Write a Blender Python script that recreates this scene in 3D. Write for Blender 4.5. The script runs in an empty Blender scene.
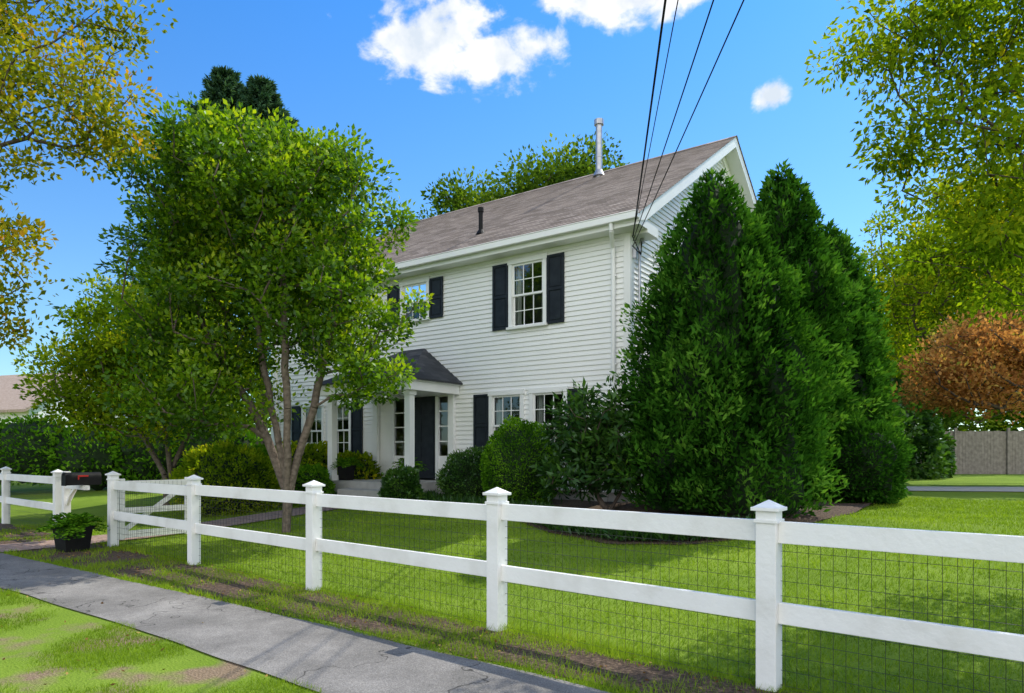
import bpy, math, random
import numpy as np
from mathutils import Vector, Matrix, noise
rng=np.random.default_rng(7); random.seed(7)
sc=bpy.context.scene
# ---------------------------------------------------------------- helpers
class NT:
    def __init__(s,m):
        m.use_nodes=True; s.t=m.node_tree; s.t.nodes.clear(); s.n=s.t.nodes; s.l=s.t.links
    def add(s,typ,**k):
        n=s.n.new(typ)
        for a,b in k.items():
            if a=='inp':
                for i,v in b.items():
                    if hasattr(v,'is_output'): s.l.new(v,n.inputs[i])
                    else: n.inputs[i].default_value=v
            else: setattr(n,a,b)
        return n
def c4(c): return (c[0],c[1],c[2],1)
def ramp(nt,fac,stops):
    r=nt.add('ShaderNodeValToRGB',inp={0:fac}); e=r.color_ramp.elements
    while len(e)<len(stops): e.new(.5)
    for i,(p,c) in enumerate(stops): e[i].position=p; e[i].color=c4(c)
    return r.outputs[0]
def surf(name,stops,scale=8,rough=.7,bump=0,bscale=None,detail=6,spec=.3,metal=0):
    m=bpy.data.materials.new(name); nt=NT(m)
    tc=nt.add('ShaderNodeTexCoord').outputs['Object']
    nz=nt.add('ShaderNodeTexNoise',inp={'Vector':tc,'Scale':scale,'Detail':detail}).outputs[0]
    col=ramp(nt,nz,stops)
    b=nt.add('ShaderNodeBsdfPrincipled',inp={'Base Color':col,'Roughness':rough,'Specular IOR Level':spec,'Metallic':metal})
    if bump:
        n2=nt.add('ShaderNodeTexNoise',inp={'Vector':tc,'Scale':bscale or scale*4,'Detail':6}).outputs[0]
        bp=nt.add('ShaderNodeBump',inp={'Height':n2,'Strength':bump,'Distance':.02})
        nt.l.new(bp.outputs[0],b.inputs['Normal'])
    o=nt.add('ShaderNodeOutputMaterial'); nt.l.new(b.outputs[0],o.inputs[0])
    return m
def leafmat(name,stops,trans=.35,tcol=(1.6,1.7,.6),gloss=0):
    m=bpy.data.materials.new(name); nt=NT(m)
    a=nt.add('ShaderNodeAttribute',attribute_name='rnd').outputs['Fac']
    col=ramp(nt,a,stops)
    b=nt.add('ShaderNodeBsdfDiffuse',inp={'Color':col})
    if gloss:
        g=nt.add('ShaderNodeBsdfGlossy',inp={0:(.8,.9,1,1),1:.35}); b=nt.add('ShaderNodeMixShader',inp={0:gloss,1:b.outputs[0],2:g.outputs[0]})
    mx=nt.add('ShaderNodeMix',data_type='RGBA',blend_type='MULTIPLY',inp={0:1.0,6:col,7:(tcol[0],tcol[1],tcol[2],1)})
    t=nt.add('ShaderNodeBsdfTranslucent',inp={0:mx.outputs[2]})
    s=nt.add('ShaderNodeMixShader',inp={0:trans,1:b.outputs[0],2:t.outputs[0]})
    o=nt.add('ShaderNodeOutputMaterial'); nt.l.new(s.outputs[0],o.inputs[0])
    return m
def link(o,parent=None):
    sc.collection.objects.link(o)
    if parent: o.parent=parent
    return o
def empty(name,M=None):
    e=bpy.data.objects.new(name,None); e.empty_display_size=.3; link(e)
    if M is not None: e.matrix_world=M
    return e
class MB:
    def __init__(s): s.v=[];s.f=[];s.m=[]
    def face(s,pts,mi=0):
        b=len(s.v); s.v+= [tuple(p) for p in pts]; s.f.append(tuple(range(b,b+len(pts)))); s.m.append(mi)
    def box(s,x0,x1,y0,y1,z0,z1,mi=0,fr=None):
        P=[(x,y,z) for z in(z0,z1) for y in(y0,y1) for x in(x0,x1)]
        if fr: P=[fr(*p) for p in P]
        b=len(s.v); s.v+=P
        for f in((0,2,3,1),(4,5,7,6),(0,1,5,4),(2,6,7,3),(0,4,6,2),(1,3,7,5)):
            s.f.append(tuple(b+i for i in f)); s.m.append(mi)
    def prism(s,poly,axis,a,b_,mi=0):
        def mk(p,t): return (t,p[0],p[1]) if axis=='x' else ((p[0],t,p[1]) if axis=='y' else (p[0],p[1],t))
        n=len(poly); b=len(s.v); s.v+=[mk(p,a) for p in poly]+[mk(p,b_) for p in poly]
        s.f.append(tuple(range(b,b+n))); s.f.append(tuple(range(b+2*n-1,b+n-1,-1))); s.m+=[mi,mi]
        for i in range(n):
            j=(i+1)%n; s.f.append((b+i,b+n+i,b+n+j,b+j)); s.m.append(mi)
    def tube(s,p,q,r0,r1=None,n=8,mi=0,cap=True):
        r1=r0 if r1 is None else r1
        p=Vector(p);q=Vector(q);d=(q-p)
        if d.length<1e-6:return
        d.normalize(); a=d.orthogonal().normalized(); c=d.cross(a); b=len(s.v)
        for (o,r) in((p,r0),(q,r1)):
            for i in range(n):
                t=2*math.pi*i/n; s.v.append(tuple(o+(a*math.cos(t)+c*math.sin(t))*r))
        for i in range(n):
            j=(i+1)%n; s.f.append((b+i,b+j,b+n+j,b+n+i)); s.m.append(mi)
        if cap:
            s.f.append(tuple(range(b+n-1,b-1,-1))); s.f.append(tuple(range(b+n,b+2*n))); s.m+=[mi,mi]
    def path(s,pts,r,n=8,mi=0):
        for i in range(len(pts)-1): s.tube(pts[i],pts[i+1],r,r,n,mi)
    def obj(s,name,mats,parent=None,M=None,bevel=0,smooth=False):
        me=bpy.data.meshes.new(name); me.from_pydata(s.v,[],s.f)
        for m in mats: me.materials.append(m)
        me.polygons.foreach_set('material_index',s.m)
        if smooth: me.polygons.foreach_set('use_smooth',[True]*len(me.polygons))
        me.update()
        import bmesh
        bm=bmesh.new(); bm.from_mesh(me); bmesh.ops.recalc_face_normals(bm,faces=bm.faces); bm.to_mesh(me); bm.free()
        o=bpy.data.objects.new(name,me); link(o,parent)
        if M is not None: o.matrix_world=M
        if bevel:
            b=o.modifiers.new('bevel','BEVEL'); b.width=bevel; b.segments=2; b.limit_method='ANGLE'
        return o
def quads(name,V,k,rnd,mats,parent=None):
    n=len(V)//k
    me=bpy.data.meshes.new(name); me.vertices.add(n*k); me.vertices.foreach_set('co',V.astype(np.float32).ravel())
    me.loops.add(n*k); me.loops.foreach_set('vertex_index',np.arange(n*k,dtype=np.int32))
    me.polygons.add(n); me.polygons.foreach_set('loop_start',np.arange(0,n*k,k,dtype=np.int32))
    me.update(calc_edges=True)
    at=me.attributes.new('rnd','FLOAT','FACE'); at.data.foreach_set('value',rnd.astype(np.float32))
    me.materials.append(mats)
    o=bpy.data.objects.new(name,me); return link(o,parent)
def nrmz(a): return a/(np.linalg.norm(a,axis=1,keepdims=True)+1e-9)
def leaves(name,P,D,L,W,rnd,mat,parent=None,fold=.12):
    n=len(P); D=nrmz(D); S=nrmz(np.cross(D,nrmz(rng.normal(size=(n,3))))) ; N=np.cross(D,S)
    L=L[:,None]; W=W[:,None]
    V=np.empty((n,4,3)); V[:,0]=P; V[:,1]=P+D*L*.45+S*W*.5+N*W*fold; V[:,2]=P+D*L-N*W*fold; V[:,3]=P+D*L*.45-S*W*.5+N*W*fold
    return quads(name,V.reshape(-1,3),4,np.clip(rnd,0,1),mat,parent)

# ---------------------------------------------------------------- frames
FO=Vector((1.735,4.61,0)); fa=math.atan2(-.634,.773)
FM=Matrix.Translation(FO)@Matrix.Rotation(fa,4,'Z')
HO=Vector((2.38,13.8,0)); ha=math.atan2(-.579,.815)
HM=Matrix.Translation(HO)@Matrix.Rotation(ha,4,'Z')
def hz(D):
    return np.interp(D,[-3,-.2,.6,7,200],[0,0,.03,.58,.62])
nx,ny=.634,.773
def gz(x,y): return float(hz((x-FO.x)*nx+(y-FO.y)*ny))
def gzv(x,y): return hz((x-FO.x)*nx+(y-FO.y)*ny)
# ---------------------------------------------------------------- materials
white=surf('white_paint',[(.3,(.84,.84,.82)),(.7,(.88,.88,.86))],3,.45,.05,30)
fwhite=surf('fence_paint',[(.25,(.68,.67,.63)),(.5,(.81,.805,.78)),(.8,(.86,.86,.84))],2.5,.5,.2,25)
siding=surf('clapboard_paint',[(.3,(.84,.84,.815)),(.7,(.89,.885,.865))],1.3,.5,.1,40)
black=surf('shutter_paint',[(.3,(.012,.016,.022)),(.7,(.022,.028,.036))],6,.5,spec=.2)
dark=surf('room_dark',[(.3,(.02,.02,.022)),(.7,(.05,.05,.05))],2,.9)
blind=surf('window_blind',[(.3,(.55,.55,.52)),(.7,(.7,.7,.66))],3,.8)
metal=surf('galvanized_metal',[(.3,(.35,.36,.38)),(.7,(.5,.5,.52))],9,.4,metal=.7)
conc=surf('concrete',[(.3,(.36,.35,.33)),(.7,(.48,.47,.44))],5,.85,.3,40)
mulch=surf('mulch',[(.3,(.035,.023,.015)),(.5,(.085,.056,.038)),(.72,(.19,.13,.09))],35,.95,1,60,10)
bark=surf('bark',[(.3,(.09,.07,.055)),(.7,(.22,.175,.14))],14,.9,.8,40)
barkd=surf('bark_dark',[(.3,(.05,.038,.03)),(.7,(.13,.1,.08))],14,.9,.8,40)
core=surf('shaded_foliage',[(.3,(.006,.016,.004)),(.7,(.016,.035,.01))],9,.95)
wire=surf('wire_steel',[(.3,(.03,.03,.03)),(.7,(.06,.06,.055))],9,.5,metal=.3)
blackm=surf('black_enamel',[(.3,(.008,.008,.009)),(.7,(.014,.014,.014))],9,.6,spec=.15)
redm=surf('red_enamel',[(.3,(.4,.02,.015)),(.7,(.5,.03,.02))],9,.4)
grayw=surf('weathered_wood',[(.3,(.17,.145,.125)),(.7,(.3,.265,.235))],6,.9,.3)
asph=surf('asphalt',[(.3,(.04,.04,.042)),(.7,(.065,.065,.065))],30,.9,.4,120)
def glassmat():
    m=bpy.data.materials.new('window_glass'); nt=NT(m)
    g=nt.add('ShaderNodeBsdfGlossy',inp={0:(.9,.95,1,1),1:.02}); t=nt.add('ShaderNodeBsdfTransparent',inp={0:(.75,.8,.8,1)})
    f=nt.add('ShaderNodeFresnel',inp={0:1.5}); mt=nt.add('ShaderNodeMath',operation='ADD',inp={0:f.outputs[0],1:.03},use_clamp=True)
    s=nt.add('ShaderNodeMixShader',inp={0:mt.outputs[0],1:t.outputs[0],2:g.outputs[0]})
    o=nt.add('ShaderNodeOutputMaterial'); nt.l.new(s.outputs[0],o.inputs[0]); return m
glass=glassmat()
def shinglemat(name,stops,w=.3,h=.14):
    m=bpy.data.materials.new(name); nt=NT(m)
    uv=nt.add('ShaderNodeUVMap').outputs[0]
    br=nt.add('ShaderNodeTexBrick',inp={'Vector':uv,'Color1':(0,0,0,1),'Color2':(1,1,1,1),'Mortar':(.0,.0,.0,1),'Scale':1,'Mortar Size':.004,'Brick Width':w,'Row Height':h,'Bias':0})
    nz=nt.add('ShaderNodeTexNoise',inp={'Vector':uv,'Scale':1.1,'Detail':5}).outputs[0]
    gr=nt.add('ShaderNodeTexNoise',inp={'Vector':uv,'Scale':90,'Detail':2}).outputs[0]
    a=nt.add('ShaderNodeMath',operation='MULTIPLY_ADD',inp={0:br.outputs[0],1:.5,2:nt.add('ShaderNodeMath',operation='MULTIPLY_ADD',inp={0:nz,1:.4,2:nt.add('ShaderNodeMath',operation='MULTIPLY',inp={0:gr,1:.25}).outputs[0]}).outputs[0]})
    col=ramp(nt,a.outputs[0],stops)
    b=nt.add('ShaderNodeBsdfPrincipled',inp={'Base Color':col,'Roughness':.9,'Specular IOR Level':.2})
    o=nt.add('ShaderNodeOutputMaterial'); nt.l.new(b.outputs[0],o.inputs[0]); return m
shing=shinglemat('roof_shingles',[(.2,(.12,.095,.08)),(.55,(.29,.235,.2)),(.9,(.48,.4,.35))])
shingd=shinglemat('porch_shingles',[(.2,(.03,.032,.037)),(.6,(.06,.064,.072)),(.9,(.1,.1,.11))])
# ---------------------------------------------------------------- ground
def grassground():
    m=bpy.data.materials.new('lawn_ground'); nt=NT(m)
    tc=nt.add('ShaderNodeTexCoord').outputs['Object']
    n1=nt.add('ShaderNodeTexNoise',inp={'Vector':tc,'Scale':.7,'Detail':6}).outputs[0]
    n2=nt.add('ShaderNodeTexNoise',inp={'Vector':tc,'Scale':60,'Detail':4}).outputs[0]
    a=nt.add('ShaderNodeMath',operation='MULTIPLY_ADD',inp={0:n2,1:.55,2:nt.add('ShaderNodeMath',operation='MULTIPLY',inp={0:n1,1:.45}).outputs[0]}).outputs[0]
    g=ramp(nt,a,[(.3,(.08,.135,.014)),(.5,(.16,.25,.025)),(.7,(.26,.34,.05))])
    sx=nt.add('ShaderNodeSeparateXYZ',inp={0:tc})
    dirt=ramp(nt,n2,[(.3,(.13,.09,.055)),(.7,(.34,.25,.17))])
    pn=nt.add('ShaderNodeTexNoise',inp={'Vector':tc,'Scale':1.6,'Detail':5}).outputs[0]
    vy=nt.add('ShaderNodeMapRange',inp={0:sx.outputs[1],1:.1,2:-.3,3:-.25,4:.0}).outputs[0]
    pm=nt.add('ShaderNodeMapRange',inp={0:nt.add('ShaderNodeMath',operation='ADD',inp={0:pn,1:vy}).outputs[0],1:.5,2:.62}).outputs[0]
    mx=nt.add('ShaderNodeMix',data_type='RGBA',inp={0:pm,6:g,7:dirt})
    b=nt.add('ShaderNodeBsdfPrincipled',inp={'Base Color':mx.outputs[2],'Roughness':.95,'Specular IOR Level':.1})
    bp=nt.add('ShaderNodeBump',inp={'Height':n2,'Strength':.7,'Distance':.03}); nt.l.new(bp.outputs[0],b.inputs['Normal'])
    o=nt.add('ShaderNodeOutputMaterial'); nt.l.new(b.outputs[0],o.inputs[0]); return m
gm=grassground()
mb=MB(); xs=[-400,-100,-40,-20,-10,0,10,20,40,100,400]; ys=[-400,-100,-20,-3,-.2,.6,2,4,7,12,30,80,200,600]
for i in range(len(xs)-1):
    for j in range(len(ys)-1):
        mb.face([(xs[i],ys[j],hz(ys[j])),(xs[i+1],ys[j],hz(ys[j])),(xs[i+1],ys[j+1],hz(ys[j+1])),(xs[i],ys[j+1],hz(ys[j+1]))])
ground=mb.obj('ground',[gm],M=FM)
def sheet(name,L,R,mat,off=.008,M=None,n=1,m=6,bump=0):
    mb=MB(); M=M or Matrix()
    def sub(P):
        out=[]
        for i in range(len(P)-1):
            for k in range(n): 
                t=k/n; out.append((P[i][0]*(1-t)+P[i+1][0]*t,P[i][1]*(1-t)+P[i+1][1]*t))
        return out+[P[-1]]
    A=sub(L);B=sub(R); G=[]
    for a,b in zip(A,B):
        row=[]
        for k in range(m+1):
            t=k/m; p=M@Vector((a[0]*(1-t)+b[0]*t,a[1]*(1-t)+b[1]*t,0))
            z=gz(p.x,p.y)+off
            if bump: 
                e=min(t,1-t)*2
                z+=bump*min(1,e*3)*(.6+.8*noise.noise(p*2.5))
            row.append((p.x,p.y,z))
        G.append(row)
    for i in range(len(G)-1):
        for k in range(m): mb.face([G[i][k],G[i+1][k],G[i+1][k+1],G[i][k+1]])
    return mb.obj(name,[mat],smooth=bool(bump))
def walkmat():
    m=bpy.data.materials.new('sidewalk_asphalt'); nt=NT(m)
    tc=nt.add('ShaderNodeTexCoord').outputs['Object']
    n1=nt.add('ShaderNodeTexNoise',inp={'Vector':tc,'Scale':1.2,'Detail':8,'Roughness':.65}).outputs[0]
    n2=nt.add('ShaderNodeTexNoise',inp={'Vector':tc,'Scale':120,'Detail':3}).outputs[0]
    a=nt.add('ShaderNodeMath',operation='MULTIPLY_ADD',inp={0:n2,1:.5,2:nt.add('ShaderNodeMath',operation='MULTIPLY',inp={0:n1,1:.5}).outputs[0]}).outputs[0]
    col=ramp(nt,a,[(.34,(.09,.086,.08)),(.5,(.19,.178,.168)),(.66,(.34,.32,.3))])
    vo=nt.add('ShaderNodeTexVoronoi',feature='DISTANCE_TO_EDGE',inp={'Vector':nt.add('ShaderNodeVectorMath',operation='ADD',inp={0:tc,1:nt.add('ShaderNodeTexNoise',inp={'Vector':tc,'Scale':3}).outputs[1]}).outputs[0],'Scale':.5})
    cr=nt.add('ShaderNodeMapRange',inp={0:vo.outputs['Distance'],1:.0,2:.008,3:.25,4:1}).outputs[0]
    mx=nt.add('ShaderNodeMix',data_type='RGBA',blend_type='MULTIPLY',inp={0:1.0,6:col,7:cr})
    b=nt.add('ShaderNodeBsdfPrincipled',inp={'Base Color':mx.outputs[2],'Roughness':.9,'Specular IOR Level':.2})
    bp=nt.add('ShaderNodeBump',inp={'Height':n2,'Strength':.5,'Distance':.01}); nt.l.new(bp.outputs[0],b.inputs['Normal'])
    o=nt.add('ShaderNodeOutputMaterial'); nt.l.new(b.outputs[0],o.inputs[0]); return m
wm=walkmat()
WI=([-40,-12,-5,0,30],[-1.6,-1.45,-.95,-.7,-.62]); WO=([-40,-12,-5,-2,30],[-2.7,-2.5,-2.05,-1.95,-1.9])
def w_in(x): return float(np.interp(x,*WI))
def w_out(x): return float(np.interp(x,*WO))
X=[x for x in np.arange(-40,30.1,.25)]
def rag(x,s): return .05*noise.noise(Vector((x,s,0)))+.035*noise.noise(Vector((x*4,s,0)))
sheet('sidewalk',[(x,w_in(x)+rag(x,0)) for x in X],[(x,w_out(x)+rag(x,5)) for x in X],wm,.012,FM,1,2)
sheet('mulch_strip',[(x,.0+.16*noise.noise(Vector((x*1.3,1,0)))) for x in X],[(x,w_in(x)+.1+.14*noise.noise(Vector((x*1.7,8,0)))) for x in X],mulch,.006,FM,1,8,bump=.018)
sheet('road',[(x,-5.2) for x in X],[(x,-12.5) for x in X],asph,.004,FM,1,2)
mb=MB(); mb.box(-40,30,-5.2,-5.05,0,.1); mb.box(-40,30,-12.65,-12.5,0,.1); mb.obj('kerb',[conc],M=FM,bevel=.015)
BX=[-12.5,-7.8,-7.4,-4.4,-4.1,-1,.3,1.6,2.6,3.3,3.9,4.1]; BY=[-1.6,-1.6,-1.75,-1.75,-2.0,-2.6,-3.5,-3.9,-3.6,-2.8,-1.0,0]
bedx=np.arange(-12.5,4.11,.2)
def bed_out(x): return float(np.interp(x,BX,BY))+.12*noise.noise(Vector((x,3,0)))
sheet('garden_bed',[(x,0 if x<.2 else 10.5-.25*max(0,x-2)**2) for x in bedx],[(x,bed_out(x)) for x in bedx],mulch,.014,HM,1,24,bump=.06)
pth=[FM@Vector((-12.1,-1.45,0)),FM@Vector((-12.1,.3,0)),FM@Vector((-11.7,1.4,0)),HM@Vector((-6.3,-3.2,0)),HM@Vector((-6.0,-1.7,0))]
Lp=[];Rp=[]
for i,p in enumerate(pth):
    d=(pth[min(i+1,4)]-pth[max(i-1,0)]).normalized(); s=Vector((-d.y,d.x,0))*.55
    Lp.append(tuple((p+s)[:2])); Rp.append(tuple((p-s)[:2]))
brickm=surf('garden_path_brick',[(.3,(.22,.14,.11)),(.7,(.38,.27,.22))],12,.9,.5,60)
sheet('garden_path',Lp,Rp,brickm,.028,None,8,4)
sheet('driveway',[(9.9,20.6),(14,20.2),(24,19.4),(40,18)],[(10.6,18.1),(14,17.5),(24,15.8),(40,13.5)],conc,.02,None,6,4)
# ---------------------------------------------------------------- house
house=empty('white_house',HM)
W=11.8; DP=11.2; ZB=.85; ZE=6.06
RS=(10.0-6.28)/6.0
front=lambda u,o,z:(u,-o,z)
right=lambda u,o,z:(o,u,z)
left=lambda u,o,z:(-W-o,u,z)
back=lambda u,o,z:(u,DP+o,z)
sid=MB(); trim=MB(); gl=MB(); rm=MB(); shut=MB(); bl=MB()
def siderows(fr,u0,u1,z0,z1,ops,clip=None):
    h=.108; z=z0
    while z<z1-1e-4:
        zt=min(z+h,z1); a0,a1,b0,b1=u0,u1,u0,u1
        if clip:
            a0,a1=clip(z); b0,b1=clip(zt)
            if b1-b0<.02: break
        zc=(z+zt)/2; segs=[(a0,a1,b0,b1)]
        for (o0,o1,p0,p1) in ops:
            if p0<zc<p1:
                ns=[]
                for s in segs:
                    if o1<=s[0] or o0>=s[1]: ns.append(s)
                    else:
                        if o0>s[0]: ns.append((s[0],o0,s[2],o0))
                        if o1<s[1]: ns.append((o1,s[1],o1,s[3]))
                segs=ns
        for (a,b,c,d) in segs:
            sid.face([fr(a,.022,z),fr(b,.022,z),fr(d,0,zt),fr(c,0,zt)])
            sid.face([fr(a,.022,z),fr(b,.022,z),fr(b,0,z),fr(a,0,z)])
        z=zt
def window(fr,u0,u1,z0,z1,cols=3,rows=2,shl=True,shr=True,blindf=.3,sw=.44,case=.09):
    trim.box(u0-case,u0,-.02,.05,z0,z1,0,fr); trim.box(u1,u1+case,-.02,.05,z0,z1,0,fr)
    trim.box(u0-case-.02,u1+case+.02,-.02,.062,z1,z1+.11,0,fr); trim.box(u0-case-.03,u1+case+.03,-.02,.1,z0-.05,z0,0,fr)
    zm=(z0+z1)/2
    for (a,b,o) in((zm-.02,z1,.012),(z0,zm+.02,-.022)):
        f=.045
        trim.box(u0,u0+f,o-.03,o,a,b,0,fr); trim.box(u1-f,u1,o-.03,o,a,b,0,fr)
        trim.box(u0+f,u1-f,o-.03,o,a,a+f,0,fr); trim.box(u0+f,u1-f,o-.03,o,b-f,b,0,fr)
        for i in range(1,cols):
            c=u0+f+(u1-u0-2*f)*i/cols; trim.box(c-.01,c+.01,o-.024,o-.003,a+f,b-f,0,fr)
        for i in range(1,rows):
            c=a+f+(b-a-2*f)*i/rows; trim.box(u0+f,u1-f,o-.022,o-.005,c-.01,c+.01,0,fr)
        gl.face([fr(u0+f,o-.018,a+f),fr(u1-f,o-.018,a+f),fr(u1-f,o-.018,b-f),fr(u0+f,o-.018,b-f)])
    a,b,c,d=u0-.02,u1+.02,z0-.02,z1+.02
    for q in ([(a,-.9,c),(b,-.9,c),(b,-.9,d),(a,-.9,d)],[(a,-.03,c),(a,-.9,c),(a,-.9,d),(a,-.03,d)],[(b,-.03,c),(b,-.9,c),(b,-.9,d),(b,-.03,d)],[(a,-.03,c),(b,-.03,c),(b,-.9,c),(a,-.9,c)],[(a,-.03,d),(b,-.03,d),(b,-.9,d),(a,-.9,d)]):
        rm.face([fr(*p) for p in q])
    if blindf>0: bl.box(u0,u1,-.09,-.08,z1-(z1-z0)*blindf,z1,0,fr)
    for (q0,q1) in((u0,u0+.14),(u1-.14,u1)):
        for k in range(4):
            ww=(q1-q0)/4; bl.box(q0+k*ww,q0+k*ww+ww*.8,-.15-.015*(k%2),-.135-.015*(k%2),z0,z1,0,fr)
    def shutter(s0,s1):
        a,b=z0-.03,z1+.05; f=.055
        shut.box(s0,s0+f,.024,.055,a,b,0,fr); shut.box(s1-f,s1,.024,.055,a,b,0,fr)
        zm=(a+b)/2
        for (q,r) in((a,a+f),(zm-f/2,zm+f/2),(b-f,b)): shut.box(s0+f,s1-f,.024,.053,q,r,0,fr)
        for (q,r) in((a+f,zm-f/2),(zm+f/2,b-f)):
            shut.box(s0+f,s1-f,.024,.032,q,r,0,fr)
            shut.box(s0+f+.03,s1-f-.03,.032,.044,q+.03,r-.03,0,fr)
    g=case+.01
    if shl: shutter(u0-g-sw,u0-g)
    if shr: shutter(u1+g,u1+g+sw)
fw=[(-2.9,-2.06,4.44,5.86,3,2,1,1,.0),(-6.32,-5.5,4.95,5.86,3,2,1,1,.0),(-9.75,-8.9,4.44,5.86,3,2,1,1,.3),
    (-2.33,-1.53,1.53,2.92,3,2,0,1,.0),(-3.46,-2.66,1.53,2.92,3,2,1,0,.0),(-9.15,-8.35,1.53,2.92,3,2,0,1,.3),(-10.28,-9.48,1.53,2.92,3,2,1,0,.3)]
ops=[(a-.03,b+.03,c-.03,d+.03) for a,b,c,d,*_ in fw]
dx0,dx1=-6.12,-5.2; dz=.97
ops.append((dx0-.62,dx1+.62,.5,3.12))
siderows(front,-W,0,ZB,ZE,ops)
for w in fw: window(front,*w)
def rclip(z):
    if z<=6.1: return (0,DP)
    y=(z-6.1)/RS; return (y,DP-y)
gw=[(2.6,3.4,4.5,5.8),(7.6,8.4,4.5,5.8),(2.6,3.4,1.6,2.9),(7.6,8.4,1.6,2.9),(4.95,5.75,7.75,8.7)]
siderows(right,0,DP,ZB,9.6,[(a-.03,b+.03,c-.03,d+.03) for a,b,c,d in gw],rclip)
for w in gw: window(right,*w,sw=.38)
siderows(left,0,DP,ZB,9.6,[],rclip)
siderows(back,-W,0,ZB,ZE,[(-3.03,-1.97,4.37,5.83),(-8.03,-6.97,4.37,5.83)])
window(back,-3,-2,4.4,5.8); window(back,-8,-7,4.4,5.8)
for (x0,x1) in((-.12,.03),(-W-.03,-W+.12)):
    trim.box(x0,x1,-.034,.0,ZB,ZE); trim.box(x0,x1,DP,DP+.034,ZB,ZE)
trim.box(.0,.036,.001,.12,ZB,ZE); trim.box(-W-.036,-W,.001,.12,ZB,ZE)
trim.box(-W+.12,-.12,-.028,0,5.985,ZE)
trim.box(-W,0,-.038,0,ZB-.06,ZB)
trim.box(.0,.038,.0,DP,ZB-.06,ZB-.002)
fd=MB(); fd.box(-W+.02,-.02,.02,DP-.02,-.2,ZB-.03); fd.obj('foundation',[conc],house)
for sg,y0 in((-1,0),(1,DP)):
    ya,yb=(y0-.38,y0+.02) if sg<0 else (y0-.02,y0+.38)
    trim.box(-W-.38,.38,ya,yb,ZE,6.21)
    yg=(y0-.5,y0-.382) if sg<0 else (y0+.382,y0+.5)
    trim.box(-W-.4,.4,yg[0],yg[1],6.16,6.17)
    yo=yg[0] if sg<0 else yg[1]-.008
    trim.box(-W-.4,.4,yo,yo+.008,6.171,6.29)
    trim.box(-W-.4,.4,yo-.012,yo+.02,6.291,6.305)
    for xe in(-W-.4,.392): trim.box(xe,xe+.008,yg[0]+.009,yg[1],6.171,6.289)
trim.box(.002,.378,.021,.55,6.0,6.205); trim.box(.002,.378,DP-.55,DP-.021,6.0,6.205)
yr=DP/2
def rz(y): return 6.28+RS*(y+.4)
trim_r=MB()
for xa,xb in((.05,.40),(-W-.40,-W-.05)):
    trim_r.prism([(-.40,rz(-.4)-.16),(-.40,rz(-.4)-.004),(yr,rz(yr)-.004),(yr,rz(yr)-.27),(-.1,rz(-.1)-.27)],'x',xa,xb)
    trim_r.prism([(DP+.40,rz(-.4)-.16),(DP+.40,rz(-.4)-.004),(yr+.0005,rz(yr)-.004),(yr+.0005,rz(yr)-.27),(DP+.1,rz(-.1)-.27)],'x',xa,xb)
for xa,xb in((.0,.048),(-W-.048,-W)):
    trim_r.prism([(0.0,rz(0)-.45),(0.0,rz(0)-.03),(yr,rz(yr)-.03),(yr,rz(yr)-.5)],'x',xa,xb)
    trim_r.prism([(DP,rz(0)-.45),(DP,rz(0)-.03),(yr+.001,rz(yr)-.03),(yr+.001,rz(yr)-.5)],'x',xa,xb)
trim_r.face([(-W-.04,-.38,rz(-.38)-.02),(.04,-.38,rz(-.38)-.02),(.04,yr,rz(yr)-.02),(-W-.04,yr,rz(yr)-.02)])
trim_r.face([(-W-.04,DP+.38,rz(-.38)-.02),(.04,DP+.38,rz(-.38)-.02),(.04,yr,rz(yr)-.02),(-W-.04,yr,rz(yr)-.02)])
trim_r.obj('rake_boards',[white],house)
def uvobj(faces,name,mat,parent):
    me=bpy.data.meshes.new(name); V=[];F=[];U=[]
    for pts,uvs in faces:
        b=len(V); V+=pts; F.append(tuple(range(b,b+len(pts)))); U+=uvs
    me.from_pydata(V,[],F); ul=me.uv_layers.new(name='UVMap')
    ul.data.foreach_set('uv',[c for u in U for c in u]); me.materials.append(mat); me.update()
    o=bpy.data.objects.new(name,me); return link(o,parent)
NC=50; fs=[]
for side in(0,1):
    for i in range(NC):
        t0,t1=i/NC,(i+1)/NC
        ya,yb=-.45+(yr+.45)*t0,-.45+(yr+.45)*t1
        za,zb=rz(ya)+.022,rz(yb)+.008
        if side: ya2,yb2=DP-ya,DP-yb
        else: ya2,yb2=ya,yb
        s0,s1=i*.14,(i+1)*.14
        fs.append(([(-W-.43,ya2,za),(.43,ya2,za),(.43,yb2,zb),(-W-.43,yb2,zb)],[(0,s0+.001),(12.66,s0+.001),(12.66,s1-.001),(0,s1-.001)]))
        zc=rz(ya)+ (.006 if i else -.01)
        fs.append(([(-W-.43,ya2,zc),(.43,ya2,zc),(.43,ya2,za),(-W-.43,ya2,za)],[(0,s0+.001),(12.66,s0+.001),(12.66,s0+.002),(0,s0+.002)]))
fs.append(([(-W-.43,yr-.14,rz(yr-.14)+.03),(.43,yr-.14,rz(yr-.14)+.03),(.43,yr,rz(yr)+.035),(-W-.43,yr,rz(yr)+.035)],[(0,.3),(12.66,.3),(12.66,.43),(0,.43)]))
fs.append(([(-W-.43,yr+.14,rz(yr-.14)+.03),(.43,yr+.14,rz(yr-.14)+.03),(.43,yr,rz(yr)+.035),(-W-.43,yr,rz(yr)+.035)],[(0,.3),(12.66,.3),(12.66,.43),(0,.43)]))
uvobj(fs,'roof',shing,house)
mp=MB()
mp.tube((-3.4,5.05,rz(5.05)-.1),(-3.4,5.05,11.15),.095,n=16); mp.tube((-3.4,5.05,11.15),(-3.4,5.05,11.3),.14,n=16); mp.tube((-3.4,5.05,rz(5.05)),(-3.4,5.05,rz(5.05)+.18),.18,.1,16)
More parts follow.
